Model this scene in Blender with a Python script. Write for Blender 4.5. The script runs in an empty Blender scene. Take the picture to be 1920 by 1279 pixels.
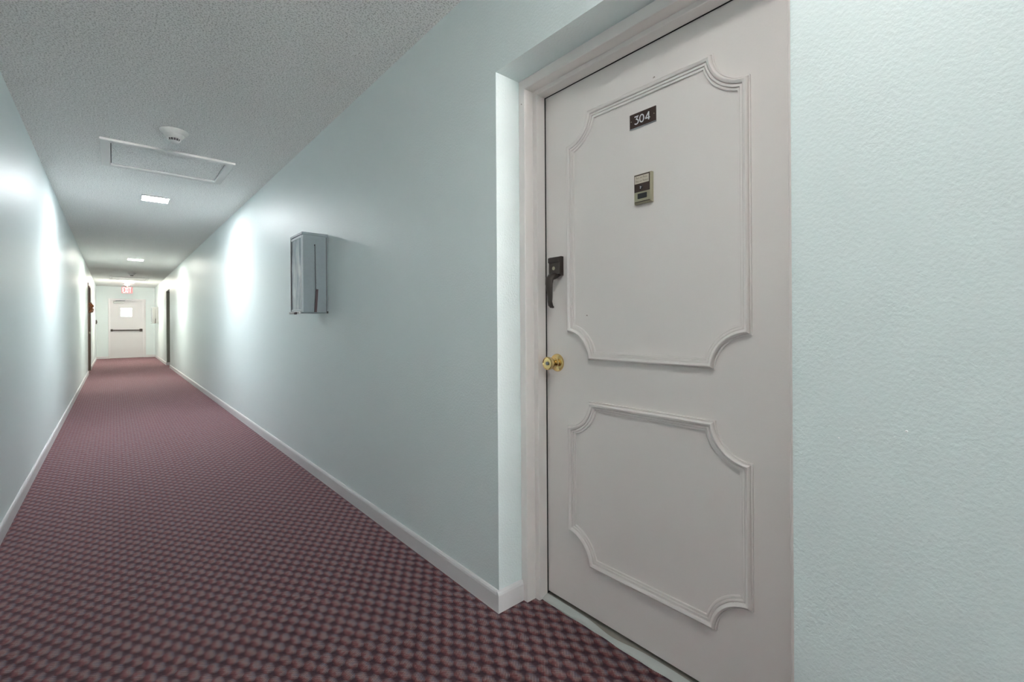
import bpy, bmesh, math, random
from mathutils import Vector, Matrix
random.seed(7)
S = bpy.context.scene
COL = S.collection

# ------------------------------------------------------------------ camera, sky, exposure
H = 1.1128                       # eye height
cam_d = bpy.data.cameras.new('camera')
cam_d.sensor_width = 36.0
cam_d.lens = 855.93 / 1920 * 36.0
cam_d.shift_y = -(639.5 - 606.99) / 1920
cam_d.clip_start = 0.02
cam = bpy.data.objects.new('camera', cam_d); COL.objects.link(cam)
YAW, ROLL = 0.7172, 0.0063
cam.matrix_world = (Matrix.Translation((0, 0, H)) @ Matrix.Rotation(-YAW, 4, 'Z') @
                    Matrix.Rotation(math.pi / 2, 4, 'X') @ Matrix.Rotation(-ROLL, 4, 'Z'))
S.camera = cam

w = bpy.data.worlds.new('daylight'); S.world = w; w.use_nodes = True
bg = w.node_tree.nodes['Background']
bg.inputs[1].default_value = 1.0
# sky above; far brighter lower half added to lift light on the ceiling
wt = w.node_tree; wtc = wt.nodes.new('ShaderNodeTexCoord'); wsx = wt.nodes.new('ShaderNodeSeparateXYZ'); wr_ = wt.nodes.new('ShaderNodeValToRGB')
wt.links.new(wtc.outputs['Generated'], wsx.inputs[0]); wma = wt.nodes.new('ShaderNodeMath'); wma.operation = 'MULTIPLY_ADD'
wma.inputs[1].default_value = 0.5; wma.inputs[2].default_value = 0.5
wt.links.new(wsx.outputs[2], wma.inputs[0]); wt.links.new(wma.outputs[0], wr_.inputs[0])
wr_.color_ramp.elements[0].position = 0.495; wr_.color_ramp.elements[1].position = 0.505
wr_.color_ramp.elements[0].color = (1.0, 0.98, 0.95, 1); wr_.color_ramp.elements[1].color = (0.14, 0.148, 0.155, 1)
wmu = wt.nodes.new('ShaderNodeVectorMath'); wmu.operation = 'SCALE'; wmu.inputs['Scale'].default_value = 35.0
wt.links.new(wr_.outputs[0], wmu.inputs[0]); wt.links.new(wmu.outputs[0], bg.inputs[0])

S.view_settings.view_transform = 'Standard'
S.view_settings.look = 'None'
S.view_settings.exposure = 1.58
S.view_settings.gamma = 1.0
S.view_settings.use_curve_mapping = False
try:
    S.cycles.max_bounces = 16; S.cycles.diffuse_bounces = 12; S.cycles.glossy_bounces = 4
except Exception: pass

LAMP, LAMP0 = 95.0, 23.0        # emission of the ceiling lamps; the one above the viewer is dimmer

# ------------------------------------------------------------------ dimensions (metres)
XL, XR = -0.4529, 1.1181         # corridor walls
C = 2.485                        # ceiling
YB, YE = -9.0, 20.9              # behind the camera / far end
XD = 1.3345                      # face of the unit door
K = XD / 1.3484
RY0, RY1, RZ = 0.350, 1.3687, 2.087      # recess of the unit door
QY0, QY1 = 15.10, 16.12                  # recess of the far door on the right
LY0, LY1 = 14.45, 15.62                  # opening of the far door on the left

# ------------------------------------------------------------------ node helpers
class N:
    def __init__(s, name):
        s.m = bpy.data.materials.new(name); s.m.use_nodes = True
        s.t = s.m.node_tree; s.b = s.t.nodes['Principled BSDF']
        s.tc = None
    def n(s, t, **k):
        x = s.t.nodes.new(t)
        for a, b in k.items(): setattr(x, a, b)
        return x
    def link(s, a, b): s.t.links.new(a, b)
    def obj(s):
        if not s.tc: s.tc = s.n('ShaderNodeTexCoord')
        return s.tc.outputs['Object']
    def math(s, op, a, b=None, c=None):
        x = s.n('ShaderNodeMath', operation=op)
        for i, v in enumerate((a, b, c)):
            if v is None: continue
            if isinstance(v, (int, float)): x.inputs[i].default_value = v
            else: s.link(v, x.inputs[i])
        return x.outputs[0]
    def noise(s, scale, detail=2, rough=0.5, vec=None, dist=0.0):
        x = s.n('ShaderNodeTexNoise')
        x.inputs['Scale'].default_value = scale; x.inputs['Detail'].default_value = detail
        x.inputs['Roughness'].default_value = rough; x.inputs['Distortion'].default_value = dist
        s.link(vec or s.obj(), x.inputs['Vector']); return x.outputs['Fac']
    def ramp(s, fac, stops):
        x = s.n('ShaderNodeValToRGB'); e = x.color_ramp.elements
        while len(e) < len(stops): e.new(0.5)
        for i, (p, c) in enumerate(stops):
            e[i].position = p; e[i].color = (*c, 1) if len(c) == 3 else c
        s.link(fac, x.inputs[0]); return x.outputs[0]
    def mix(s, f, a, b):
        x = s.n('ShaderNodeMix', data_type='RGBA')
        for i, v in ((0, f), (6, a), (7, b)):
            if isinstance(v, (int, float)): x.inputs[i].default_value = v
            elif isinstance(v, tuple): x.inputs[i].default_value = (*v, 1)
            else: s.link(v, x.inputs[i])
        return x.outputs[2]
    def bump(s, h, strength, dist, nrm=None):
        x = s.n('ShaderNodeBump'); x.inputs['Strength'].default_value = strength
        x.inputs['Distance'].default_value = dist; s.link(h, x.inputs['Height'])
        if nrm: s.link(nrm, x.inputs['Normal'])
        s.link(x.outputs[0], s.b.inputs['Normal']); return x.outputs[0]
    def set(s, **k):
        for a, b in k.items():
            a = a.replace('_', ' ')
            if isinstance(b, tuple): b = (*b, 1) if len(b) == 3 else b
            s.b.inputs[a].default_value = b
        return s

def paint(name, col, rough, bscale=0.0, bdist=0.001, var=0.03, bstr=0.6, detail=3, chips=0):
    q = N(name); q.set(Roughness=rough)
    f = q.noise(1.7, 4)
    q.link(q.mix(f, tuple(c * (1 - var) for c in col), tuple(min(1, c * (1 + var)) for c in col)), q.b.inputs['Base Color'])
    if chips:
        v = q.n('ShaderNodeTexVoronoi'); v.inputs['Scale'].default_value = 11.0
        dv = q.n('ShaderNodeVectorMath', operation='ADD'); nn = q.n('ShaderNodeTexNoise'); nn.inputs['Scale'].default_value = 120.0
        sc = q.n('ShaderNodeVectorMath', operation='SCALE'); q.link(nn.outputs['Color'], sc.inputs[0]); sc.inputs['Scale'].default_value = 0.012
        q.link(q.obj(), dv.inputs[0]); q.link(sc.outputs[0], dv.inputs[1]); q.link(dv.outputs[0], v.inputs['Vector'])
        spot = q.math('LESS_THAN', v.outputs['Distance'], 0.034)
        gate = q.math('GREATER_THAN', q.noise(4.3, 2), chips)
        old = q.b.inputs['Base Color'].links[0].from_socket
        q.link(q.mix(q.math('MULTIPLY', q.math('MULTIPLY', spot, gate), 0.8), old, (0.22, 0.15, 0.11)), q.b.inputs['Base Color'])
    if bscale: q.bump(q.noise(bscale, detail, 0.55), bstr, bdist)
    return q.m

def plain(name, col, rough=0.5, metal=0.0, emit=None, estr=0.0):
    q = N(name); q.set(Base_Color=col, Roughness=rough, Metallic=metal)
    f = q.noise(60, 3)
    q.link(q.mix(f, tuple(c * 0.93 for c in col), tuple(min(1, c * 1.07) for c in col)), q.b.inputs['Base Color'])
    if emit:
        q.b.inputs['Emission Color'].default_value = (*emit, 1); q.b.inputs['Emission Strength'].default_value = estr
    return q.m

def wall_mat():
    q = N('aqua_wall_paint'); q.set(Roughness=0.43)
    q.b.inputs['Specular IOR Level'].default_value = 0.35
    f = q.noise(1.1, 5, 0.6)
    col = q.mix(f, (0.745, 0.822, 0.822), (0.770, 0.836, 0.836))
    # small scuffs
    s = q.ramp(q.noise(9, 8, 0.75), [(0.0, (0, 0, 0)), (0.70, (0, 0, 0)), (0.76, (1, 1, 1))])
    col = q.mix(q.math('MULTIPLY', s, 0.25), col, (0.45, 0.47, 0.46))
    q.link(col, q.b.inputs['Base Color'])
    n1 = q.noise(125, 2, 0.5); n2 = q.noise(300, 2, 0.5)
    h = q.math('ADD', q.math('MULTIPLY', n1, 1.0), q.math('MULTIPLY', n2, 0.35))
    q.bump(h, 0.6, 0.0022)
    return q.m

def ceiling_mat():
    q = N('popcorn_ceiling'); q.set(Roughness=0.95)
    n1 = q.noise(130, 3, 0.6); n2 = q.noise(300, 2, 0.6)
    h = q.math('ADD', n1, q.math('MULTIPLY', n2, 0.5))
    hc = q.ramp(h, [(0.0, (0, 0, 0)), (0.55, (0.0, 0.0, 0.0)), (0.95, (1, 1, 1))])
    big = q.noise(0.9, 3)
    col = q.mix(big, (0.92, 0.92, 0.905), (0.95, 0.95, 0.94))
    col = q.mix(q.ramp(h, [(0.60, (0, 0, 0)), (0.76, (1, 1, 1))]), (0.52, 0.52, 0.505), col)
    q.link(col, q.b.inputs['Base Color'])
    q.bump(hc, 0.7, 0.006)
    return q.m

def carpet_mat():
    q = N('woven_carpet'); q.set(Roughness=0.9)
    q.b.inputs['Sheen Weight'].default_value = 0.38
    q.b.inputs['Sheen Roughness'].default_value = 0.45
    q.b.inputs['Sheen Tint'].default_value = (0.95, 0.48, 0.56, 1)
    sx = q.n('ShaderNodeSeparateXYZ'); q.link(q.obj(), sx.inputs[0]); X, Y = sx.outputs[0], sx.outputs[1]
    # slight wobble so the weave is not machine perfect
    wob = q.math('MULTIPLY', q.math('SUBTRACT', q.noise(14, 2), 0.5), 0.010)
    Xw = q.math('ADD', X, wob); Yw = q.math('ADD', Y, wob)
    a = q.math('MULTIPLY', Xw, 1 / 0.0530); b = q.math('MULTIPLY', Yw, 1 / 0.080)
    p = q.math('ADD', a, b); r = q.math('SUBTRACT', a, b)
    fp, fr = q.math('FRACT', p), q.math('FRACT', r)
    par = q.math('FLOORED_MODULO', q.math('ADD', q.math('FLOOR', p), q.math('FLOOR', r)), 2.0)
    def tri(v): return q.math('SUBTRACT', 1.0, q.math('ABSOLUTE', q.math('SUBTRACT', q.math('MULTIPLY', v, 2.0), 1.0)))
    def c2(v): return q.math('POWER', q.math('ABSOLUTE', q.math('COSINE', q.math('MULTIPLY', v, math.pi))), 1.5)
    corner = q.math('MULTIPLY', c2(fp), c2(fr))                 # dark knots where four tufts meet
    edge = q.math('MAXIMUM', c2(fp), c2(fr))
    e = q.math('SUBTRACT', q.math('SUBTRACT', 1.0, q.math('MULTIPLY', corner, 0.85)), q.math('MULTIPLY', q.math('POWER', edge, 4.0), 0.28))
    u = q.math('MULTIPLY', q.math('ADD', X, Y), 0.7071); v = q.math('MULTIPLY', q.math('SUBTRACT', X, Y), 0.7071)
    TW = 2 * math.pi / 0.0046
    su = q.math('ADD', q.math('MULTIPLY', q.math('SINE', q.math('MULTIPLY', u, TW)), 0.5), 0.5)
    sv = q.math('ADD', q.math('MULTIPLY', q.math('SINE', q.math('MULTIPLY', v, TW)), 0.5), 0.5)
    inv = q.math('SUBTRACT', 1.0, par)
    main = q.math('ADD', q.math('MULTIPLY', sv, inv), q.math('MULTIPLY', su, par))
    cross = q.math('ADD', q.math('MULTIPLY', su, inv), q.math('MULTIPLY', sv, par))
    yarn = q.math('MULTIPLY', q.math('POWER', main, 1.4), q.math('ADD', q.math('MULTIPLY', cross, 0.75), 0.25))
    t = q.math('MULTIPLY', q.math('ADD', fp, fr), 0.5)
    nz = q.noise(34, 3, 0.7)
    t2 = q.math('ADD', t, q.math('MULTIPLY', q.math('SUBTRACT', nz, 0.5), 1.1))
    tone = q.ramp(t2, [(0.12, (0.19, 0.022, 0.034)), (0.36, (0.40, 0.13, 0.12)), (0.56, (0.52, 0.35, 0.34)), (0.85, (0.30, 0.29, 0.37))])
    lite = q.ramp(q.math('ADD', e, q.math('MULTIPLY', q.math('SUBTRACT', q.noise(60, 2), 0.5), 0.35)),
                  [(0.12, (0.0, 0.0, 0.0)), (0.92, (1, 1, 1))])
    dark = q.mix(q.noise(22, 2), (0.060, 0.008, 0.018), (0.022, 0.012, 0.034))
    col = q.mix(lite, dark, tone)
    lum = q.math('ADD', q.math('MULTIPLY', yarn, 2.5), 0.14)
    lum = q.math('MULTIPLY', lum, 0.54)
    mx = q.n('ShaderNodeVectorMath', operation='SCALE'); q.link(col, mx.inputs[0]); q.link(lum, mx.inputs['Scale'])
    q.link(mx.outputs[0], q.b.inputs['Base Color'])
    h = q.math('ADD', q.math('MULTIPLY', q.math('SMOOTH_MIN', e, 0.75, 0.3), 1.0), q.math('MULTIPLY', yarn, 0.25))
    q.bump(h, 0.6, 0.004)
    return q.m

M = {}
M['wall'] = wall_mat()
M['ceil'] = ceiling_mat()
M['carpet'] = carpet_mat()
M['trimw'] = paint('white_trim_paint', (0.72, 0.70, 0.705), 0.38, 40, 0.0008, 0.03)
M['frame'] = paint('cream_frame_paint', (0.825, 0.770, 0.750), 0.36, 30, 0.0008, 0.03, chips=0.50)
M['door'] = paint('cream_door_paint', (0.830, 0.772, 0.748), 0.42, 160, 0.0005, 0.035, chips=0.53)
M['hatch'] = paint('white_hatch_paint', (0.66, 0.66, 0.65), 0.45, 0)
M['plastic'] = plain('white_plastic', (0.60, 0.61, 0.60), 0.4)
M['black'] = plain('black_plastic', (0.02, 0.02, 0.022), 0.45)
M['void'] = plain('dark_gap', (0.02, 0.018, 0.016), 0.9)
M['brass'] = plain('polished_brass', (0.78, 0.58, 0.27), 0.17, 1.0)
M['brassdull'] = plain('dull_brass', (0.44, 0.41, 0.29), 0.42, 0.35)
M['bronze'] = plain('dark_bronze', (0.062, 0.050, 0.044), 0.42, 0.35)
M['steel'] = plain('grey_steel', (0.35, 0.37, 0.39), 0.35, 0.8)
M['plate'] = plain('brown_plate', (0.055, 0.032, 0.026), 0.45)
M['white'] = plain('white_lettering', (0.85, 0.85, 0.86), 0.5)
M['paper'] = plain('paper_label', (0.62, 0.55, 0.46), 0.8)
M['ink'] = plain('brown_ink', (0.16, 0.10, 0.07), 0.8)
M['cab'] = plain('grey_cabinet_paint', (0.165, 0.205, 0.225), 0.42, 0.0)
M['cabl'] = plain('light_cabinet_paint', (0.34, 0.38, 0.41), 0.35, 0.2)
M['cabm'] = plain('pale_grey_cabinet_paint', (0.30, 0.31, 0.30), 0.45)
M['maroon'] = plain('maroon_bar_paint', (0.030, 0.010, 0.016), 0.5)
M['chain'] = plain('black_chain', (0.03, 0.03, 0.035), 0.45, 0.5)
M['seal'] = paint('grey_seal', (0.50, 0.52, 0.50), 0.5, 60, 0.001, 0.08)
M['sill'] = paint('worn_sill', (0.36, 0.33, 0.29), 0.6, 50, 0.001, 0.2)
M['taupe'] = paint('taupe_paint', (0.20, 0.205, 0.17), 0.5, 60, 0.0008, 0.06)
M['brown'] = paint('brown_frame_paint', (0.13, 0.085, 0.06), 0.5, 60, 0.0008, 0.06)
M['leaf'] = plain('autumn_leaf', (0.46, 0.15, 0.05), 0.7)
M['leafd'] = plain('dark_autumn_leaf', (0.16, 0.05, 0.025), 0.7)
M['red'] = plain('red_sign_face', (0.7, 0.05, 0.05), 0.4, 0, (1.0, 0.11, 0.13), 0.30)
M['redw'] = plain('lit_letter', (0.9, 0.6, 0.6), 0.4, 0, (1.0, 0.70, 0.68), 0.42)
M['lampw'] = plain('cool_diffuser', (0.9, 0.9, 0.9), 0.4, 0, (0.93, 0.965, 1.0), LAMP)
M['lamp0'] = plain('near_diffuser', (0.9, 0.9, 0.9), 0.4, 0, (1.0, 0.985, 0.96), LAMP0)
M['lamp2'] = plain('neutral_diffuser', (0.9, 0.9, 0.9), 0.4, 0, (1.0, 0.99, 0.90), LAMP)
M['lamp3'] = plain('warm_diffuser', (0.9, 0.9, 0.9), 0.4, 0, (1.0, 0.93, 0.80), LAMP)
M['led'] = plain('indicator_lens', (0.9, 0.9, 0.9), 0.4, 0, (1.0, 0.98, 0.95), 4.0)  # pale emission that makes the sign canopy glow
g = N('window_glass'); g.set(Base_Color=(0.97, 0.99, 0.98), Roughness=0.05)
g.b.inputs['Transmission Weight'].default_value = 1.0; g.b.inputs['IOR'].default_value = 1.45; M['glass'] = g.m
def cover_mat():
    q = N('scratched_clear_cover'); q.set(Roughness=0.22)
    mp = q.n('ShaderNodeMapping'); mp.inputs['Scale'].default_value = (1, 16, 3.2); q.link(q.obj(), mp.inputs[0])
    f = q.ramp(q.noise(1.6, 3, 0.6, mp.outputs[0], 0.6), [(0.38, (0, 0, 0)), (0.60, (1, 1, 1))])
    q.link(q.mix(f, (0.24, 0.28, 0.33), (0.58, 0.61, 0.66)), q.b.inputs['Base Color'])
    q.b.inputs['Coat Weight'].default_value = 0.6
    return q.m
M['cover'] = cover_mat()

# ------------------------------------------------------------------ mesh helpers
def box(bm, x0, x1, y0, y1, z0, z1, bev=0.0, seg=2):
    r = bmesh.ops.create_cube(bm, size=1.0)
    for v in r['verts']:
        v.co = Vector(((x0 + x1) / 2 + v.co.x * (x1 - x0), (y0 + y1) / 2 + v.co.y * (y1 - y0), (z0 + z1) / 2 + v.co.z * (z1 - z0)))
    if bev:
        es = list({e for v in r['verts'] for e in v.link_edges})
        bmesh.ops.bevel(bm, geom=es, offset=bev, segments=seg, affect='EDGES', profile=0.5)

def lathe(bm, prof, seg=40, mat=Matrix.Identity(4), cap=True):
    """prof: (radius, z) pairs, turned around local z"""
    rings = []
    for r, z in prof:
        if r < 1e-6: rings.append([bm.verts.new(mat @ Vector((0, 0, z)))])
        else: rings.append([bm.verts.new(mat @ Vector((r * math.cos(2 * math.pi * i / seg), r * math.sin(2 * math.pi * i / seg), z))) for i in range(seg)])
    for A, B in zip(rings, rings[1:]):
        for i in range(seg):
            j = (i + 1) % seg
            if len(A) == 1 and len(B) == 1: continue
            if len(A) == 1: bm.faces.new((A[0], B[i], B[j]))
            elif len(B) == 1: bm.faces.new((A[i], B[0], A[j]))
            else: bm.faces.new((A[i], B[i], B[j], A[j]))
    if cap:
        for R, in ((rings[0],), (rings[-1],)):
            if len(R) > 2: bm.faces.new(R)

def tube(bm, pts, rad, seg=10, flat=1.0):
    """swept round bar; rad a number or list; flat squashes across y"""
    n = len(pts); P = [Vector(p) for p in pts]
    rad = rad if isinstance(rad, (list, tuple)) else [rad] * n
    rings = []
    for i in range(n):
        d = (P[min(i + 1, n - 1)] - P[max(i - 1, 0)]).normalized()
        up = Vector((0, 1, 0)) if abs(d.y) < 0.9 else Vector((0, 0, 1))
        a = d.cross(up).normalized(); b = a.cross(d).normalized()
        rings.append([bm.verts.new(P[i] + a * math.cos(2 * math.pi * k / seg) * rad[i] * flat + b * math.sin(2 * math.pi * k / seg) * rad[i]) for k in range(seg)])
    for A, B in zip(rings, rings[1:]):
        for k in range(seg):
            bm.faces.new((A[k], A[(k + 1) % seg], B[(k + 1) % seg], B[k]))
    bm.faces.new(rings[0][::-1]); bm.faces.new(rings[-1])

def prism(bm, poly, ax, lo, hi):
    """extrude a 2-D polygon; ax 'x': poly is (y,z); 'y': poly is (x,z); 'z': poly is (x,y)"""
    def P(p, t):
        return {'x': (t, p[0], p[1]), 'y': (p[0], t, p[1]), 'z': (p[0], p[1], t)}[ax]
    A = [bm.verts.new(P(p, lo)) for p in poly]; B = [bm.verts.new(P(p, hi)) for p in poly]
    bm.faces.new(A); bm.faces.new(B[::-1])
    n = len(poly)
    for i in range(n): bm.faces.new((A[i], B[i], B[(i + 1) % n], A[(i + 1) % n]))

def stroke(bm, pts, wdt, to3, thick, closed=False):
    """flat lettering stroke; pts in 2-D, to3(u, v, d) places them; wdt line width"""
    n = len(pts); L, R = [], []
    for i in range(n):
        if closed: a, b = Vector(pts[i - 1]), Vector(pts[(i + 1) % n])
        else: a, b = Vector(pts[max(0, i - 1)]), Vector(pts[min(n - 1, i + 1)])
        d = (b - a).normalized(); nr = Vector((-d.y, d.x)) * wdt / 2
        sc = 1.0
        if 0 < i < n - 1 or closed:
            d1 = (Vector(pts[i]) - Vector(pts[i - 1])).normalized()
            sc = 1 / max(0.5, abs(d1.dot(d)))
        p = Vector(pts[i]); L.append(p + nr * sc); R.append(p - nr * sc)
    m = n if closed else n - 1
    vs = [[bm.verts.new(to3(q.x, q.y, dd)) for q in Q] for Q in (L, R) for dd in (0, thick)]
    L0, L1, R0, R1 = vs
    for i in range(m):
        j = (i + 1) % n
        for quad in ((L1[i], L1[j], R1[j], R1[i]), (L0[i], R0[i], R0[j], L0[j]), (L0[i], L0[j], L1[j], L1[i]), (R0[i], R1[i], R1[j], R0[j])):
            bm.faces.new(quad)
    if not closed:
        bm.faces.new((L0[0], L1[0], R1[0], R0[0])); bm.faces.new((L0[-1], R0[-1], R1[-1], L1[-1]))

def obj(name, bm, mat, parent=None, smooth=False, **props):
    bmesh.ops.recalc_face_normals(bm, faces=bm.faces[:])
    me = bpy.data.meshes.new(name); bm.to_mesh(me); bm.free()
    for m in (mat if isinstance(mat, (list, tuple)) else [mat]): me.materials.append(m)
    if smooth:
        for p in me.polygons: p.use_smooth = True
        try: me.set_sharp_from_angle(angle=math.radians(38))
        except Exception: pass
    o = bpy.data.objects.new(name, me); COL.objects.link(o)
    if parent:
        o.parent = parent
        o.matrix_parent_inverse = Matrix.Identity(4)
        # meshes are written in world space; move them into the parent's space
        me.transform(Matrix.Translation(-Vector(world_loc(parent))))
    for k, v in props.items(): o[k] = v
    return o

LOC = {}
def world_loc(o):
    p = Vector(o.location)
    while o.parent: o = o.parent; p += Vector(o.location)
    return p

def thing(name, loc, label, cat, group=None, kind=None):
    o = bpy.data.objects.new(name, None); COL.objects.link(o); o.location = loc
    o.empty_display_size = 0.1
    o['label'] = label; o['category'] = cat
    if group: o['group'] = group
    if kind: o['kind'] = kind
    return o

def struct(name, bm, mat, label, cat, smooth=False):
    return obj(name, bm, mat, None, smooth, label=label, category=cat, kind='structure')

def dup(root, loc, label):
    r = root.copy(); COL.objects.link(r); r.location = loc; r['label'] = label
    def rec(src, dst):
        for ch in list(src.children):
            if ch.name.split('.')[0] == '': continue
            c = ch.copy(); COL.objects.link(c); c.parent = dst; rec(ch, c)
    rec(root, r)
    return r

B = bmesh.new
# ------------------------------------------------------------------ setting
bm = B(); box(bm, XL - 0.3, XR + 0.56, YB - 0.1, YE + 0.14, -0.12, 0.0)
struct('floor', bm, M['carpet'], 'burgundy and grey basket-weave corridor carpet', 'carpet')
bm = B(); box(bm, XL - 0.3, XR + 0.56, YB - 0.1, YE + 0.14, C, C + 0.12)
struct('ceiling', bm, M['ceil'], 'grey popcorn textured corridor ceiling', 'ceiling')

TH = 0.45
bm = B()
box(bm, XR, XR + TH, YB, RY0, 0, C)
box(bm, XR, XR + TH, RY0, RY1, RZ, C)
box(bm, XR, XR + TH, RY1, QY0, 0, C)
box(bm, XR, XR + TH, QY0, QY1, RZ, C)
box(bm, XR, XR + TH, QY1, YE, 0, C)
box(bm, XR + TH, XR + TH + .1, YB, YE, 0, C)
struct('wall_right', bm, M['wall'], 'pale aqua textured corridor wall holding the numbered door', 'wall')
bm = B()
box(bm, XL - 0.2, XL, YB, LY0, 0, C)
box(bm, XL - 0.2, XL, LY0, LY1, 2.10, C)
box(bm, XL - 0.2, XL, LY1, YE, 0, C)
box(bm, XL - 0.3, XL - 0.2, YB, YE, 0, C)
struct('wall_left', bm, M['wall'], 'pale aqua corridor wall facing the numbered door', 'wall')
DX0, DX1, DZ = -0.100, 0.785, 2.025          # leaf of the end door
bm = B()
box(bm, XL - 0.2, DX0 - 0.045, YE, YE + 0.14, 0, C)
box(bm, DX1 + 0.045, XR + TH, YE, YE + 0.14, 0, C)
box(bm, DX0 - 0.045, DX1 + 0.045, YE, YE + 0.14, DZ + 0.04, C)
struct('wall_back', bm, M['wall'], 'pale aqua wall at the far end around the exit door', 'wall')
bm = B()
for a in ((XL - 0.2, XR + TH, 0, 0.25), (XL - 0.2, XR + TH, 2.40, C), (XL - 0.2, XL + 0.06, 0.25, 2.40), (XR - 0.06, XR + TH, 0.25, 2.40)):
    box(bm, a[0], a[1], YB - 0.12, YB, a[2], a[3])
struct('wall_front', bm, M['wall'], 'pale aqua wall closing the corridor behind the viewer', 'wall')

def base_profile(s=1):
    # (offset from wall, z)
    return [(0, 0), (0.012, 0), (0.012, 0.066), (0.010, 0.074), (0.006, 0.080), (0, 0.081)]
def baseboard(bm, wallx, sgn, y0, y1):
    prism(bm, [(wallx + sgn * o, z) for o, z in base_profile()], 'y', y0, y1)
FX = 1.236                                     # front of the unit door's frame
bm = B()
baseboard(bm, XR, -1, YB, RY0)
prism(bm, [(RY1 - o, z) for o, z in base_profile()], 'x', XR - 0.012, FX)
baseboard(bm, XR, -1, RY1 - 0.0001, QY0)
prism(bm, [(QY1 - o, z) for o, z in base_profile()], 'x', XR - 0.012, FX)
baseboard(bm, XR, -1, QY1, YE)
struct('baseboard_right', bm, M['trimw'], 'white painted baseboard along the wall with the numbered door', 'baseboard')
bm = B(); baseboard(bm, XL, 1, YB, LY0 - 0.05); baseboard(bm, XL, 1, LY1 + 0.05, YE)
struct('baseboard_left', bm, M['trimw'], 'white painted baseboard along the wall opposite the numbered door', 'baseboard')
bm = B()
for a, b in ((XL, DX0 - 0.045), (DX1 + 0.075, XR)):
    prism(bm, [(YE - o, z) for o, z in base_profile()], 'x', a, b)
struct('baseboard_back', bm, M['trimw'], 'white baseboard at the foot of the end wall', 'baseboard')

# unseen window added behind the viewer to let in fill light
wn = thing('window_1', ((XL + XR) / 2, YB, 0.25), 'tall daylight window closing the corridor behind the viewer', 'window', kind='structure')
bm = B()
for a in ((XL + .06, XR - .06, .25, .29), (XL + .06, XR - .06, 2.36, 2.40), (XL + .06, XL + .10, .29, 2.36), (XR - .10, XR - .06, .29, 2.36), (0.31, 0.35, .29, 2.36)):
    box(bm, a[0], a[1], YB - .09, YB - .03, a[2], a[3])
obj('window_frame', bm, M['trimw'], wn)

# ------------------------------------------------------------------ frame of the unit door
SX, JY, SY, HZ1, HZ2 = 1.281, 1.334, 1.311, 2.047, 2.029
Y0j, Y0s = 0.385, 0.408
bm = B()
e = 0.0025
box(bm, FX, XR + TH, JY, RY1, 0, RZ, e); box(bm, FX, XR + TH, RY0, Y0j, 0, RZ, e)
box(bm, FX, XR + TH, Y0j - .002, JY + .002, HZ1, RZ, e)
box(bm, SX, XD - 0.007, SY, JY + .003, 0, HZ1 + .002, e); box(bm, SX, XD - 0.007, Y0j - .003, Y0s, 0, HZ1 + .002, e)
box(bm, SX, XD - 0.007, Y0s - .003, SY + .003, HZ2, HZ1 + .003, e)
fr1 = struct('trim_1', bm, M['frame'], 'cream stepped door frame around the door numbered 304', 'door frame')

bm = B()  # dark strips put the shade of the door gap into colour
box(bm, XD - .0068, XD - .0003, SY + .0015, SY + .012, .012, HZ2 + .010); box(bm, XD - .0068, XD - .0003, Y0s - .012, Y0s - .0015, .012, HZ2 + .010)
box(bm, XD - .0068, XD - .0003, Y0s - .0015, SY + .0015, HZ2 + .0015, HZ2 + .010)
obj('gasket', bm, M['void'], fr1, label='dark gap seal')
# threshold with a wavy worn seal
bm = B()
n = 60; rowsT = []
for i in range(n + 1):
    y = Y0s - 0.02 + (SY + 0.02 - Y0s) * i / n
    wv = 0.0018 * math.sin(i * 0.33) + 0.0012 * math.sin(i * 0.81 + 1)
    dip = 0.0150 * math.exp(-((y - 0.98) / 0.085) ** 2) + 0.004 * math.exp(-((y - 0.62) / 0.10) ** 2)
    prof = [(1.297 + wv, -0.001), (1.299 + wv, 0.0045), (1.307, 0.0095), (1.3250 - dip, 0.0150 - 0.2 * dip), (1.3265 - dip, 0.0140 - 0.2 * dip), (1.3268 - dip, -0.001)]
    rowsT.append([bm.verts.new((x, y, z)) for x, z in prof])
for A, Bq in zip(rowsT, rowsT[1:]):
    for k in range(len(A) - 1): bm.faces.new((A[k], A[k + 1], Bq[k + 1], Bq[k]))
bm.faces.new(rowsT[0]); bm.faces.new(rowsT[-1][::-1])
th = thing('door_threshold', (1.32, 0.86, 0), 'grey-white threshold strip with a wavy seal under the door numbered 304', 'threshold')
obj('seal_strip', bm, M['seal'], th, smooth=True)
bm = B(); box(bm, 1.305, 1.50, Y0s - 0.01, SY + 0.01, 0.0, 0.0060); obj('sill_plate', bm, M['sill'], th, label='worn brown sill plate')

# ------------------------------------------------------------------ unit door 304
door = thing('door_1', (XD, 0.86, 0.0), 'cream panelled apartment door with brown 304 plate, bronze grip and brass knob', 'door', kind='structure')
bm = B(); box(bm, XD, XD + 0.042, 0.386, 1.333, 0.0215, 2.0445, 0.0015)
obj('door_leaf', bm, M['door'], door)

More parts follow.
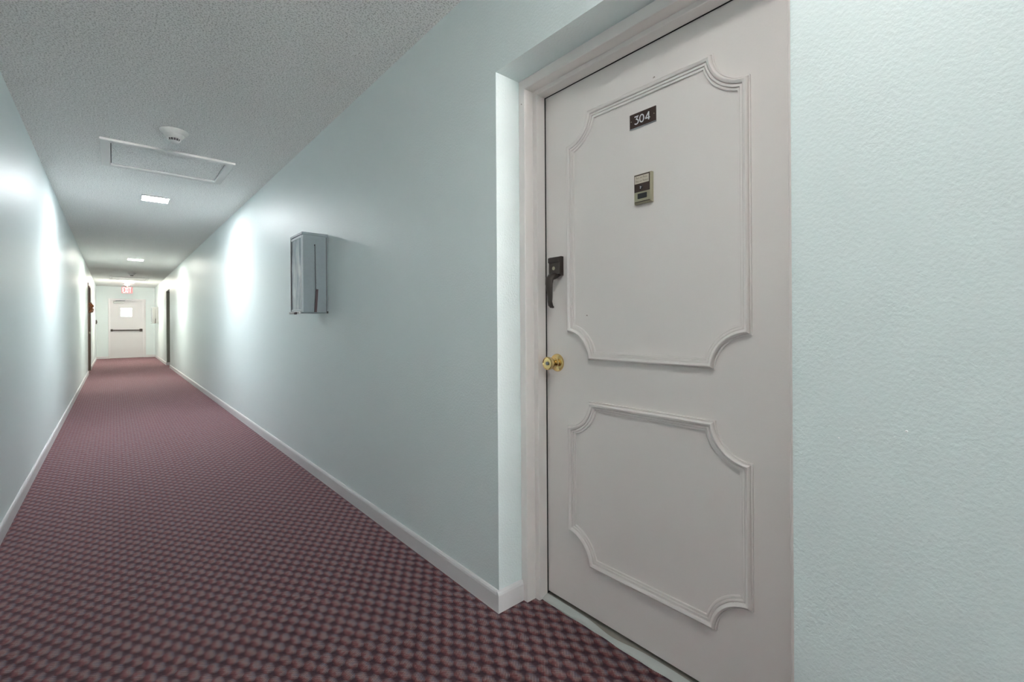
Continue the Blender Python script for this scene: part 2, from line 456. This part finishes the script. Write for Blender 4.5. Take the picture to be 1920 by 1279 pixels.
def moulding(y0, y1, z0, z1, r):
    """closed frame with concave quarter-round corners; profile (inset, height)"""
    prof = [(0.0, 0.0), (0.0, 0.0065), (0.0030, 0.0070), (0.0034, 0.0040), (0.0046, 0.0040), (0.0050, 0.0090), (0.0072, 0.0128), (0.0105, 0.0145), (0.0155, 0.0130), (0.0185, 0.0105), (0.0188, 0.0062),
            (0.0198, 0.0062), (0.0202, 0.0082), (0.0240, 0.0090), (0.0270, 0.0080), (0.0273, 0.0036), (0.0284, 0.0036), (0.0288, 0.0054), (0.0325, 0.0056), (0.0350, 0.0045), (0.0355, 0.0)]
    A = 14; cols = []
    for wq, h in prof:
        R = r + wq; off = math.sqrt(R * R - wq * wq)
        a0 = math.asin(wq / R)
        loop = []
        # corners in order: (y1,z1) (y0,z1) (y0,z0) (y1,z0); each arc runs from one edge to the next
        for cy, cz, sy, sz, flip in ((y1, z1, -1, -1, False), (y0, z1, 1, -1, True), (y0, z0, 1, 1, False), (y1, z0, -1, 1, True)):
            arc = []
            for i in range(A + 1):
                t = a0 + (math.pi / 2 - 2 * a0) * i / A
                arc.append((cy + sy * R * math.sin(t), cz + sz * R * math.cos(t)))
            if flip: arc = arc[::-1]
            loop += arc
        cols.append([(XD - h * 1.2, y, z) for y, z in loop])
    bm = B(); V = [[bm.verts.new(p) for p in c] for c in cols]
    m = len(V[0])
    for a, b in zip(V, V[1:]):
        for i in range(m): bm.faces.new((a[i], a[(i + 1) % m], b[(i + 1) % m], b[i]))
    return bm
KY0, KY1 = 0.5155, 1.1960
zf = lambda z: H + (z - H) * K
o = obj('panel_moulding', moulding(KY0, KY1, zf(0.9715), zf(1.9105), 0.1035), M['door'], door, smooth=True)
o = obj('panel_moulding', moulding(KY0, KY1, zf(0.1965), zf(0.8205), 0.1035), M['door'], door, smooth=True)

# number plate
np_ = obj('number_plate', (lambda b: (box(b, XD - 0.003, XD, 0.8085, 0.9085, 1.7720, 1.8205, 0.0006, 1), b)[1])(B()), M['plate'], door, label='dark brown plate numbered 304')
def on_door(xf):
    return lambda u, v, d: (xf - d, 0.9085 - u, 1.7720 + v)
bm = B(); T = on_door(XD - 0.003)
def arc(cx, cy, rx, ry, a0, a1, n=14):
    return [(cx + rx * math.cos(math.radians(a0 + (a1 - a0) * i / n)), cy + ry * math.sin(math.radians(a0 + (a1 - a0) * i / n))) for i in range(n + 1)]
D3 = [(0.0195, 0.0365), (0.0330, 0.0365), (0.0255, 0.0270)] + arc(0.0262, 0.0192, 0.0080, 0.0078, 82, -140, 16)
stroke(bm, D3, 0.0037, T, 0.0006)
stroke(bm, arc(0.0475, 0.0245, 0.0076, 0.0122, 0, 348, 28), 0.0037, T, 0.0006, closed=True)
stroke(bm, [(0.0738, 0.0115), (0.0738, 0.0378)], 0.0040, T, 0.0006)
stroke(bm, [(0.0738, 0.0370), (0.0618, 0.0190)], 0.0033, T, 0.0007)
stroke(bm, [(0.0610, 0.0182), (0.0785, 0.0182)], 0.0034, T, 0.0008)
obj('lettering', bm, M['white'], np_, label='white digits 304')
for u in (0.0065, 0.0935):
    bm = B(); lathe(bm, [(0.0017, 0), (0.0015, 0.0006), (0, 0.0009)], 12, Matrix.Translation((XD - 0.003, 0.9085 - u, 1.7965)) @ Matrix.Rotation(-math.pi / 2, 4, 'Y'))
    obj('screw', bm, M['brassdull'], np_)
bm = B(); box(bm, XD - 0.0045, XD, 0.8080, 0.9090, 1.7695, 1.7718, 0.0004, 1); obj('plate_holder', bm, M['steel'], np_)

# chime / viewer unit
def frustum(bm, x0, x1, y0, y1, z0, z1, s0, s1=None):
    """box on the door (x1 = door face) narrowing to the front x0"""
    bk = [(x1, y0, z0), (x1, y1, z0), (x1, y1, z1), (x1, y0, z1)]
    md = [(x0 + (x1 - x0) * 0.35, y, z) for _, y, z in bk]
    fr = [(x0, y0 + s0, z0 + s0 * 2), (x0, y1 - s0, z0 + s0 * 2), (x0, y1 - s0, z1 - s0 * .6), (x0, y0 + s0, z1 - s0 * .6)]
    V = [[bm.verts.new(p) for p in r] for r in (bk, md, fr)]
    for a, b in zip(V, V[1:]):
        for i in range(4): bm.faces.new((a[i], a[(i + 1) % 4], b[(i + 1) % 4], b[i]))
    bm.faces.new(V[0]); bm.faces.new(V[2])
VX, vy0, vy1, vz0, vz1 = XD - 0.016, 0.8205, 0.8860, 1.5100, 1.6085
bm = B(); frustum(bm, VX, XD, vy0, vy1, vz0, vz1, 0.003)
vw = obj('door_viewer', bm, M['brassdull'], door, label='brass chime box with paper name label and peephole')
bm = B(); box(bm, VX - 0.0008, VX + 0.001, vy0 + .0035, vy1 - .0035, 1.5480, 1.6055, 0.0003, 1); obj('dark_panel', bm, M['plate'], vw)
bm = B(); box(bm, VX - 0.0014, VX, vy0 + .0065, vy1 - .0055, 1.5755, 1.6015, 0.0002, 1); obj('paper_label', bm, M['paper'], vw)
bm = B(); TL = lambda u, v, d: (VX - 0.0014 - d, vy1 - .0065 - u, 1.5765 + v)
random.seed(3)
for base, n0, n1 in ((0.0155, 0.004, 0.046), (0.0040, 0.003, 0.049)):
    u = n0; k = 0
    while u < n1:
        hgt = 0.0075 if k % 5 == 0 else random.uniform(0.003, 0.0048)
        stroke(bm, [(u, base), (u + 0.0010, base + hgt), (u + 0.0026, base + hgt * 0.75), (u + 0.0030, base + 0.0002)], 0.0007, TL, 0.0002)
        u += 0.0042 + (0.003 if k in (2, 4) else 0); k += 1
obj('handwriting', bm, M['ink'], vw, label='faded brown handwriting')
bm = B(); lathe(bm, [(0.0062, 0), (0.0062, 0.002), (0.0045, 0.0028), (0.0035, 0.0010), (0, 0.0014)], 24, Matrix.Translation((VX - 0.0006, 0.8560, 1.5615)) @ Matrix.Rotation(-math.pi / 2, 4, 'Y'))
obj('peephole', bm, [M['black']], vw, smooth=True)
bm = B()  # white dots modelled as the glint in the peephole
for dy, dz, r in ((0.0022, 0.0030, 0.0015), (-0.0005, 0.0012, 0.0016), (0.0018, -0.0022, 0.0018)):
    lathe(bm, [(r, 0), (r * .7, .0006), (0, .0008)], 10, Matrix.Translation((VX - 0.0032, 0.8560 + dy, 1.5615 + dz)) @ Matrix.Rotation(-math.pi / 2, 4, 'Y'))
obj('lens', bm, M['white'], vw)
bm = B(); box(bm, VX - 0.0022, VX + .001, 0.8350, 0.8700, 1.5250, 1.5425, 0.0016, 2); obj('push_button', bm, M['black'], vw)
bm = B(); box(bm, VX - 0.0005, XD - .004, vy0 + .004, vy1 - .005, 1.5145, 1.5165, 0.0003, 1); obj('lower_seam', bm, M['plate'], vw)

# grip handle
hz0, hz1 = 1.3015, 1.3765
bm = B()
frustum(bm, XD - 0.020, XD, 1.2200, 1.2830, hz0, hz1, 0.0030)
box(bm, XD - 0.026, XD - 0.012, 1.2225, 1.2810, hz1 - 0.0240, hz1 - 0.0030, 0.003, 2)
gh = obj('grip_handle', bm, M['bronze'], door, label='dark bronze pull grip', smooth=True)
bm = B()
tube(bm, [(XD - 0.010, 1.254, 1.306), (XD - 0.030, 1.256, 1.298), (XD - 0.041, 1.2575, 1.286), (XD - 0.043, 1.2580, 1.268), (XD - 0.041, 1.2575, 1.245),
          (XD - 0.039, 1.257, 1.220), (XD - 0.039, 1.257, 1.198), (XD - 0.037, 1.2560, 1.186), (XD - 0.032, 1.2550, 1.1790), (XD - 0.024, 1.2540, 1.1765)],
     [0.0180, 0.0200, 0.0200, 0.0175, 0.0150, 0.0125, 0.0112, 0.0118, 0.0100, 0.0060], 14, 0.62)
obj('grip', bm, M['bronze'], gh, smooth=True)
bm = B(); tube(bm, [(XD - 0.006, 1.235, 1.303), (XD - 0.024, 1.236, 1.292), (XD - 0.036, 1.238, 1.286)], [0.008, 0.007, 0.005], 10, 0.4); obj('thumb_latch', bm, M['bronze'], gh, smooth=True)
bm = B(); lathe(bm, [(0.0075, 0), (0.0075, 0.001), (0.005, 0.002), (0, 0.002)], 20, Matrix.Translation((XD - 0.020, 1.254, 1.331)) @ Matrix.Rotation(-math.pi / 2, 4, 'Y')); obj('lock_cylinder', bm, M['brassdull'], gh, smooth=True, label='small brass lock cylinder')

# brass knob
R90 = Matrix.Rotation(-math.pi / 2, 4, 'Y')
KM = Matrix.Translation((XD, 1.2560, 0.9560)) @ R90
bm = B(); lathe(bm, [(0.0355, 0), (0.0355, 0.002), (0.033, 0.006), (0.026, 0.0085), (0.017, 0.010), (0.0155, 0.013), (0, 0.013)], 48, KM)
kb = obj('door_knob', bm, M['brass'], door, smooth=True, label='polished brass knob and rose')
bm = B(); lathe(bm, [(0, 0.010), (0.0125, 0.010), (0.0115, 0.020), (0.013, 0.027), (0.019, 0.034), (0.0235, 0.041), (0.0255, 0.049), (0.0258, 0.055), (0.0245, 0.0590), (0.0225, 0.0600), (0.0210, 0.0575), (0.0070, 0.0560), (0, 0.0560)], 48, KM)
obj('knob', bm, M['brass'], kb, smooth=True)
bm = B(); lathe(bm, [(0.0068, 0.0555), (0.0068, 0.0600), (0.0055, 0.0610), (0, 0.0610)], 24, KM); box(bm, XD - 0.0615, XD - 0.060, 1.2552, 1.2568, 0.9520, 0.9600); obj('keyhole', bm, M['steel'], kb, smooth=True, label='steel key cylinder')

# ------------------------------------------------------------------ end door with daylight window
ed = thing('door_2', ((DX0 + DX1) / 2, YE, 0), 'white exit door with small bright window and dark push bar', 'door', kind='structure')
WX0, WX1, WZ0, WZ1 = 0.184, 0.482, 1.452, 1.742
bm = B(); dy0, dy1 = YE + 0.035, YE + 0.08
for a in ((DX0 - .004, WX0, 0.006, DZ + .004), (WX1, DX1 + .004, 0.006, DZ + .004), (WX0, WX1, 0.006, WZ0), (WX0, WX1, WZ1, DZ + .004)):
    box(bm, a[0], a[1], dy0, dy1, a[2], a[3])
obj('door_leaf', bm, M['trimw'], ed)
bm = B(); box(bm, WX0, WX1, dy0 + .018, dy0 + .023, WZ0, WZ1); obj('window_pane', bm, M['glass'], ed, label='small bright window pane')
bm = B()
for a in ((WX0 - .02, WX1 + .02, WZ0 - .02, WZ0), (WX0 - .02, WX1 + .02, WZ1, WZ1 + .02), (WX0 - .02, WX0, WZ0, WZ1), (WX1, WX1 + .02, WZ0, WZ1)):
    box(bm, a[0], a[1], dy0 - .006, dy0 + .002, a[2], a[3])
obj('window_bead', bm, M['trimw'], ed)
pb = obj('push_bar', (lambda b: (tube(b, [(DX0 + .05, dy0 - .075, 0.972), (DX1 - .05, dy0 - .075, 0.968)], 0.019, 14), b)[1])(B()), M['bronze'], ed, smooth=True, label='dark bronze push bar')
for x, zz, s in ((DX0 + .045, 0.972, 1.0), (DX1 - .060, 0.968, 1.35)):
    bm = B(); box(bm, x - .030 * s, x + .030 * s, dy0 - .10, dy0, zz - .036 * s, zz + .036 * s, 0.012, 3); obj('bar_bracket', bm, M['bronze'], pb, smooth=True)
cl = obj('door_closer', (lambda b: (box(b, -0.01, 0.275, dy0 - .075, dy0, 1.905, 1.965, .008), b)[1])(B()), M['plastic'], ed, label='light grey door closer')
bm = B(); tube(bm, [(0.06, dy0 - .055, 1.975), (0.06, dy0 - .055, 2.0)], .012); tube(bm, [(0.06, dy0 - .055, 1.992), (0.30, dy0 - .11, 1.998)], .010); tube(bm, [(0.30, dy0 - .11, 1.998), (0.16, YE - .012, 2.004)], .009)
obj('closer_arm', bm, M['steel'], cl, smooth=True)
bm = B()
for a in ((DX0 - .045, DX0 - .002, 0, DZ + .04), (DX1 + .002, DX1 + .075, 0, DZ + .04), (DX0 - .002, DX1 + .002, DZ + .003, DZ + .04)):
    box(bm, a[0], a[1], YE - .016, YE + .034, a[2], a[3], .003)
struct('trim_2', bm, M['trimw'], 'white frame around the exit door at the corridor end', 'door frame')
bm = B(); box(bm, DX0 - .04, DX1 + .04, YE + .0, YE + .14, 0.0, .006); struct('trim_3', bm, M['sill'], 'thin sill under the exit door at the corridor end', 'sill')

# ------------------------------------------------------------------ left far door (flush) and its brown frame
ld = thing('door_3', (XL, (LY0 + LY1) / 2, 0), 'far side door with brown frame carrying an autumn wreath', 'door', kind='structure')
bm = B(); box(bm, XL - 0.07, XL - 0.028, LY0 + .035, LY1 - .035, 0.008, 2.065); obj('door_leaf', bm, M['brown'], ld)
bm = B(); lathe(bm, [(.03, 0), (.028, .008), (.012, .012), (.012, .035), (.025, .045), (.027, .058), (.02, .064), (0, .066)], 24, Matrix.Translation((XL - .028, LY0 + .11, 0.96)) @ Matrix.Rotation(math.pi / 2, 4, 'Y')); obj('door_knob', bm, M['brassdull'], ld, smooth=True)
bm = B()
for a in ((LY0 - .03, LY0 + .035, 0, 2.13), (LY1 - .035, LY1 + .03, 0, 2.13), (LY0 + .035, LY1 - .035, 2.068, 2.13)):
    box(bm, XL - .12, XL + .014, a[0], a[1], a[2], a[3], .003)
struct('trim_4', bm, M['brown'], 'brown frame of the far door carrying the wreath', 'door frame')

# ------------------------------------------------------------------ right far door in its recess
rd = thing('door_4', (XD, (QY0 + QY1) / 2, 0), 'far recessed side door, only its taupe reveal and frame showing', 'door', kind='structure')
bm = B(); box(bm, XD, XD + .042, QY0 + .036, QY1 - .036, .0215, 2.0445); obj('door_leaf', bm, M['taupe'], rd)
bm = B()
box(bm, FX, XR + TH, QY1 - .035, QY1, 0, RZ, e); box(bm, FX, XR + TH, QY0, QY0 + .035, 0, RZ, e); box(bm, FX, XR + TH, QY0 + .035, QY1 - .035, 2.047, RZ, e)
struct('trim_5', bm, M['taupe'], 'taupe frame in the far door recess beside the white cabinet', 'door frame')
bm = B(); box(bm, XR + .001, FX, QY1 - .004, QY1 + .001, 0.081, RZ - .001); struct('trim_6', bm, M['taupe'], 'taupe painted reveal of the far door recess', 'door reveal')  # thin sheet over the reveal, darker than the wall

# ------------------------------------------------------------------ ceiling lamps
def lamp(y, mat, label, round_=False, size=0.222):
    L = thing('ceiling_light', (0.343, y, C), label, 'ceiling light', 'lamps along the corridor ceiling')
    bm = B()
    if round_: lathe(bm, [(.150, 0), (.150, -.012), (.146, -.016), (0, -.016)], 40, Matrix.Translation((0.343, y, C)))
    else:
        h = size / 2; t = .010
        for a in ((-h - t, h + t, -h - t, -h), (-h - t, h + t, h, h + t), (-h - t, -h, -h, h), (h, h + t, -h, h)):
            box(bm, .343 + a[0], .343 + a[1], y + a[2], y + a[3], C - .014, C)
    obj('fixture_base', bm, M['plastic'], L, smooth=round_)
    bm = B()
    if round_: lathe(bm, [(.138, -.014), (.134, -.030), (.115, -.045), (.07, -.055), (0, -.058)], 40, Matrix.Translation((0.343, y, C)), cap=False)
    else: box(bm, 0.343 - size / 2, 0.343 + size / 2, y - size / 2, y + size / 2, C - .011, C - .001)
    obj('diffuser', bm, mat, L, smooth=round_)
    return L
lamp(6.22, M['lampw'], 'bright square ceiling lamp beyond the nearer access panel')
lamp(12.15, M['lamp2'], 'smaller-looking square ceiling lamp halfway down the corridor', size=0.245)
lamp(18.20, M['lamp3'], 'round domed ceiling lamp just before the exit sign', True)
lamp(0.20, M['lamp0'], 'square ceiling lamp above the viewer by the numbered door')

# ------------------------------------------------------------------ access hatches
def hatch(x0, x1, y0, y1, label):
    L = thing('access_hatch', ((x0 + x1) / 2, (y0 + y1) / 2, C), label, 'access panel', 'attic access panels in the ceiling')
    f, d = 0.060, 0.018
    bm = B()
    # mitred frame: bevelled section swept round the rectangle
    prof = [(0, 0), (0, d * .8), (0.004, d), (f - .006, d), (f, d * .65), (f, 0)]
    loops = []
    for o_, h in prof: loops.append([bm.verts.new((x, y, C - h)) for x, y in ((x0 + o_, y0 + o_), (x1 - o_, y0 + o_), (x1 - o_, y1 - o_), (x0 + o_, y1 - o_))])
    for a, b in zip(loops, loops[1:]):
        for i in range(4): bm.faces.new((a[i], a[(i + 1) % 4], b[(i + 1) % 4], b[i]))
    obj('frame', bm, M['hatch'], L)
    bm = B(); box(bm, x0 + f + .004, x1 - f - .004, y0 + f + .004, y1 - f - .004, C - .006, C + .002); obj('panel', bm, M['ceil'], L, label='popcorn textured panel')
    bm = B()
    for a in ((x0 + f, x1 - f, y0 + f, y0 + f + .004), (x0 + f, x1 - f, y1 - f - .004, y1 - f), (x0 + f, x0 + f + .004, y0 + f, y1 - f), (x1 - f - .004, x1 - f, y0 + f, y1 - f)):
        box(bm, a[0], a[1], a[2], a[3], C - .0015, C + .001)
    obj('shadow_gap', bm, M['void'], L)
hatch(-0.073, 0.780, 4.435, 5.150, 'large white-framed ceiling access panel beside the nearer smoke detector')
hatch(-0.095, 0.775, 16.72, 17.64, 'far white-framed ceiling access panel before the round lamp')

# ------------------------------------------------------------------ smoke detectors
det = thing('smoke_detector', (0.327, 3.99, C), 'round white smoke detector on the ceiling before the nearer access panel', 'smoke detector', 'smoke detectors on the ceiling')
T0 = Matrix.Translation((0.327, 3.99, C))
bm = B(); lathe(bm, [(.084, 0), (.086, -.004), (.084, -.008), (.064, -.028), (0, -.028)], 48, T0); obj('base', bm, M['plastic'], det, smooth=True)
bm = B(); lathe(bm, [(.062, -.027), (.061, -.031), (.044, -.052), (.040, -.054), (0, -.054)], 48, T0); obj('body', bm, M['plastic'], det, smooth=True)
bm = B(); lathe(bm, [(.035, -.052), (.030, -.070), (0, -.070)], 36, T0); vent = obj('vent', bm, M['black'], det, smooth=True, label='black slotted vent')
bm = B()
for i in range(14):
    a = 2 * math.pi * i / 14
    tube(bm, [(0.327 + .0395 * math.cos(a), 3.99 + .0395 * math.sin(a), C - .053), (0.327 + .0315 * math.cos(a), 3.99 + .0315 * math.sin(a), C - .071)], .0014, 6)
obj('vent_rib', bm, M['plastic'], vent)
bm = B(); lathe(bm, [(.031, -.0695), (.032, -.072), (.024, -.080), (.012, -.084), (0, -.084)], 36, T0); obj('cap', bm, M['plastic'], det, smooth=True)
dup(det, (0.356, 15.43, C), 'far smoke detector on the ceiling before the far access panel')

# ------------------------------------------------------------------ extinguisher cabinets
def cabinet(y0, label, bright=False):
    x0, x1, y1, z0, z1 = 0.9500, XR, y0 + 0.262, 1.195, 1.722
    Lc = thing('extinguisher_cabinet', (XR, y0 + .13, z0), label, 'cabinet', 'metal extinguisher cabinets on the right wall')
    bm = B(); box(bm, x0 + .004, x1, y0 + .002, y1, z0, z1, .002, 1); obj('body', bm, M['cabm'] if bright else M['cab'], Lc)
    bm = B(); box(bm, x0 - .003, x1, y0 - .003, y1 + .003, z1 - .002, z1 + .015, .002, 1); obj('lid', bm, M['cabm'] if bright else M['cab'], Lc)
    # front door frame with clear cover
    bm = B(); fw = .018
    for a in ((y0 + .001, y0 + fw, z0 + .004, z1 - .006), (y1 - fw, y1 - .004, z0 + .004, z1 - .006), (y0 + fw, y1 - fw, z1 - .022, z1 - .006), (y0 + fw, y1 - fw, z0 + .004, z0 + .024)):
        box(bm, x0 - .002, x0 + .006, a[0], a[1], a[2], a[3], .001, 1)
    fr = obj('door', bm, M['cabl'], Lc)
    bm = B(); box(bm, x0 + .001, x0 + .004, y0 + fw, y1 - fw, z0 + .024, z1 - .022); obj('cover', bm, M['cover'], fr, label='scratched pale cover')
    bm = B(); box(bm, x0 - .0035, x0 + .004, y1 - .019, y1 - .006, z0 + .008, z1 - .006); obj('hinge', bm, M['black'], Lc, label='dark hinge strip')
    bm = B(); box(bm, x0 - .012, x0 + .004, y0 + .045, y1 + .004, z0 - .006, z0 + .010, .002, 1); obj('bottom_rail', bm, M['plastic'], Lc, label='pale bottom rail')
    bm = B(); box(bm, x0 - .020, x0 - .010, y0 + .085, y0 + .125, z0 - .010, z0 + .006, .003, 2); obj('latch', bm, M['maroon'], Lc, label='small dark red latch')
    bm = B(); box(bm, x1 - .012, x1 - .0085, y0 + .0005, y0 + .0025, z0 + .01, z1 - .008); box(bm, x1 - .010, x1, y0 - .004, y0 + .003, z0 - .003, z0 + .012, .001, 1); obj('back_seam', bm, M['black'] if not bright else M['cabl'], Lc)
    # chain: alternate links
    bm = B(); zt, zb, cx = z0 + .458, z0 + .158, 1.031
    box(bm, cx - .003, cx + .003, y0 - .006, y0 + .003, zt - .002, zt + .006, .001, 1)
    nl = 30
    for i in range(nl):
        z = zt - (zt - zb) * (i + .5) / nl; hl = (zt - zb) / nl * .62
        xx = cx + .004 * (i / nl)
        wq = .0030
        pts = [(wq * math.cos(a), hl * math.sin(a)) for a in [2 * math.pi * k / 10 for k in range(10)]]
        P = [((xx + p[0], y0 - .004, z + p[1]) if i % 2 else (xx, y0 - .004 + p[0], z + p[1])) for p in pts]
        for k in range(10): tube(bm, [P[k], P[(k + 1) % 10]], .0010, 5)
    ch = obj('chain', bm, M['chain'], Lc, label='thin black chain')
    bm = B(); prism(bm, [(1.0345, z0 + .160), (1.0490, z0 + .160), (1.0385, z0 + .004), (1.0245, z0 + .004)], 'y', y0 - .012, y0 - .001); obj('break_bar', bm, M['maroon'], Lc, label='dark maroon striker bar')
    return Lc
cabinet(3.216, 'blue-grey metal cabinet with hanging chain, nearest box on the wall')
cabinet(19.16, 'pale metal cabinet with a hanging chain beside the end wall corner', True)

# ------------------------------------------------------------------ exit sign
es = thing('exit_sign', (0.334, 19.6, C), 'glowing red EXIT sign hanging before the end wall', 'exit sign')
bm = B(); box(bm, 0.334 - .06, 0.334 + .06, 19.56, 19.64, C - .03, C, .004); obj('canopy', bm, M['led'], es, label='bright pale canopy')
bm = B(); tube(bm, [(0.334, 19.6, C - .03), (0.334, 19.6, C - .095)], .012); obj('stem', bm, M['plastic'], es, smooth=True)
bm = B(); box(bm, 0.334 - .135, 0.334 + .135, 19.58, 19.62, 2.195, 2.392, .004); hs = obj('housing', bm, M['red'], es, label='red lit face')
bm = B(); TE = lambda u, v, d: (0.334 - .112 + u, 19.58 - d, 2.222 + v)
for S_ in ([(0.048, .145), (0.006, .145), (0.006, 0), (0.048, 0)], [(0.006, .073), (0.040, .073)], [(0.064, .15), (0.108, -.004)], [(0.108, .15), (0.064, -.004)], [(0.133, .15), (0.133, -.004)], [(0.155, .145), (0.215, .145)], [(0.185, .145), (0.185, -.004)]):
    # split corners into straight bars
    for a, b in zip(S_, S_[1:]): stroke(bm, [a, b], .018, TE, .003)
obj('lettering', bm, M['redw'], hs, label='pale EXIT letters')

# ------------------------------------------------------------------ wreath
wy, wz = 15.03, 1.555
wr = thing('autumn_wreath', (XL, wy, wz), 'orange-brown autumn leaf wreath hanging on the far side door', 'wreath')
bm = B(); bmD = B()
for i in range(240):
    a = random.uniform(0, 2 * math.pi); rr = random.gauss(.085, .018); dep = min(.075, abs(random.gauss(.030, .022)))
    c = Vector((XL + .004 + dep, wy + rr * math.cos(a), wz + rr * math.sin(a)))
    rot = Matrix.Rotation(random.uniform(0, 6.28), 4, 'X') @ Matrix.Rotation(random.uniform(-1, 1), 4, 'Y') @ Matrix.Rotation(random.uniform(-1, 1), 4, 'Z')
    s = random.uniform(.55, 1.0)
    shp = [(0, -.030), (.012, -.012), (.016, .004), (.008, .020), (0, .034), (-.008, .020), (-.016, .004), (-.012, -.012)]
    tgt = bm if random.random() < .6 else bmD
    F = [tgt.verts.new(c + (rot @ Vector((.002 + .006 * (1 - abs(p[1]) / .034), p[0] * s, p[1] * s)))) for p in shp]
    G = [tgt.verts.new(c + (rot @ Vector((-.001 + .006 * (1 - abs(p[1]) / .034), p[0] * s, p[1] * s)))) for p in shp]
    tgt.faces.new(F); tgt.faces.new(G[::-1])
    for k in range(8): tgt.faces.new((F[k], G[k], G[(k + 1) % 8], F[(k + 1) % 8]))
obj('leaves', bm, M['leaf'], wr, label='orange leaves'); obj('leaves', bmD, M['leafd'], wr, label='dark brown leaves')
bm = B(); ring = [(XL + .015, wy + .085 * math.cos(t), wz + .085 * math.sin(t)) for t in [2 * math.pi * k / 32 for k in range(33)]]
tube(bm, ring, .014, 8); tube(bm, [(XL + .012, wy, wz + .09), (XL + .010, wy, wz + .40), (XL + .002, wy, 2.06)], .003, 6); obj('ring', bm, M['leafd'], wr)

# ------------------------------------------------------------------ wall switch
sw = thing('wall_switch', (XL, 20.48, 1.25), 'small dark grey switch box on the left wall beside the end wall', 'switch')
bm = B(); box(bm, XL, XL + .028, 20.43, 20.53, 1.185, 1.322, .004); obj('housing', bm, M['bronze'], sw)
bm = B(); box(bm, XL + .027, XL + .040, 20.465, 20.495, 1.235, 1.275, .003); obj('toggle', bm, M['black'], sw)

# ------------------------------------------------------------------ chips on the near wall
for y, z, r, lab in ((0.1593, 0.9064, 0.0022, 'larger pale nail stub in the wall right of the numbered door'), (0.2655, 0.8748, 0.0012, 'tiny pale nail stub in the wall close to the numbered door')):
    bm = B(); lathe(bm, [(r, -.002), (r, .002), (r * .8, .0035), (0, .0038)], 14, Matrix.Translation((XR, y, z)) @ R90)
    o = obj('wall_nail', bm, M['white'], None, smooth=True, label=lab, category='nail', group='nail stubs in the near wall')
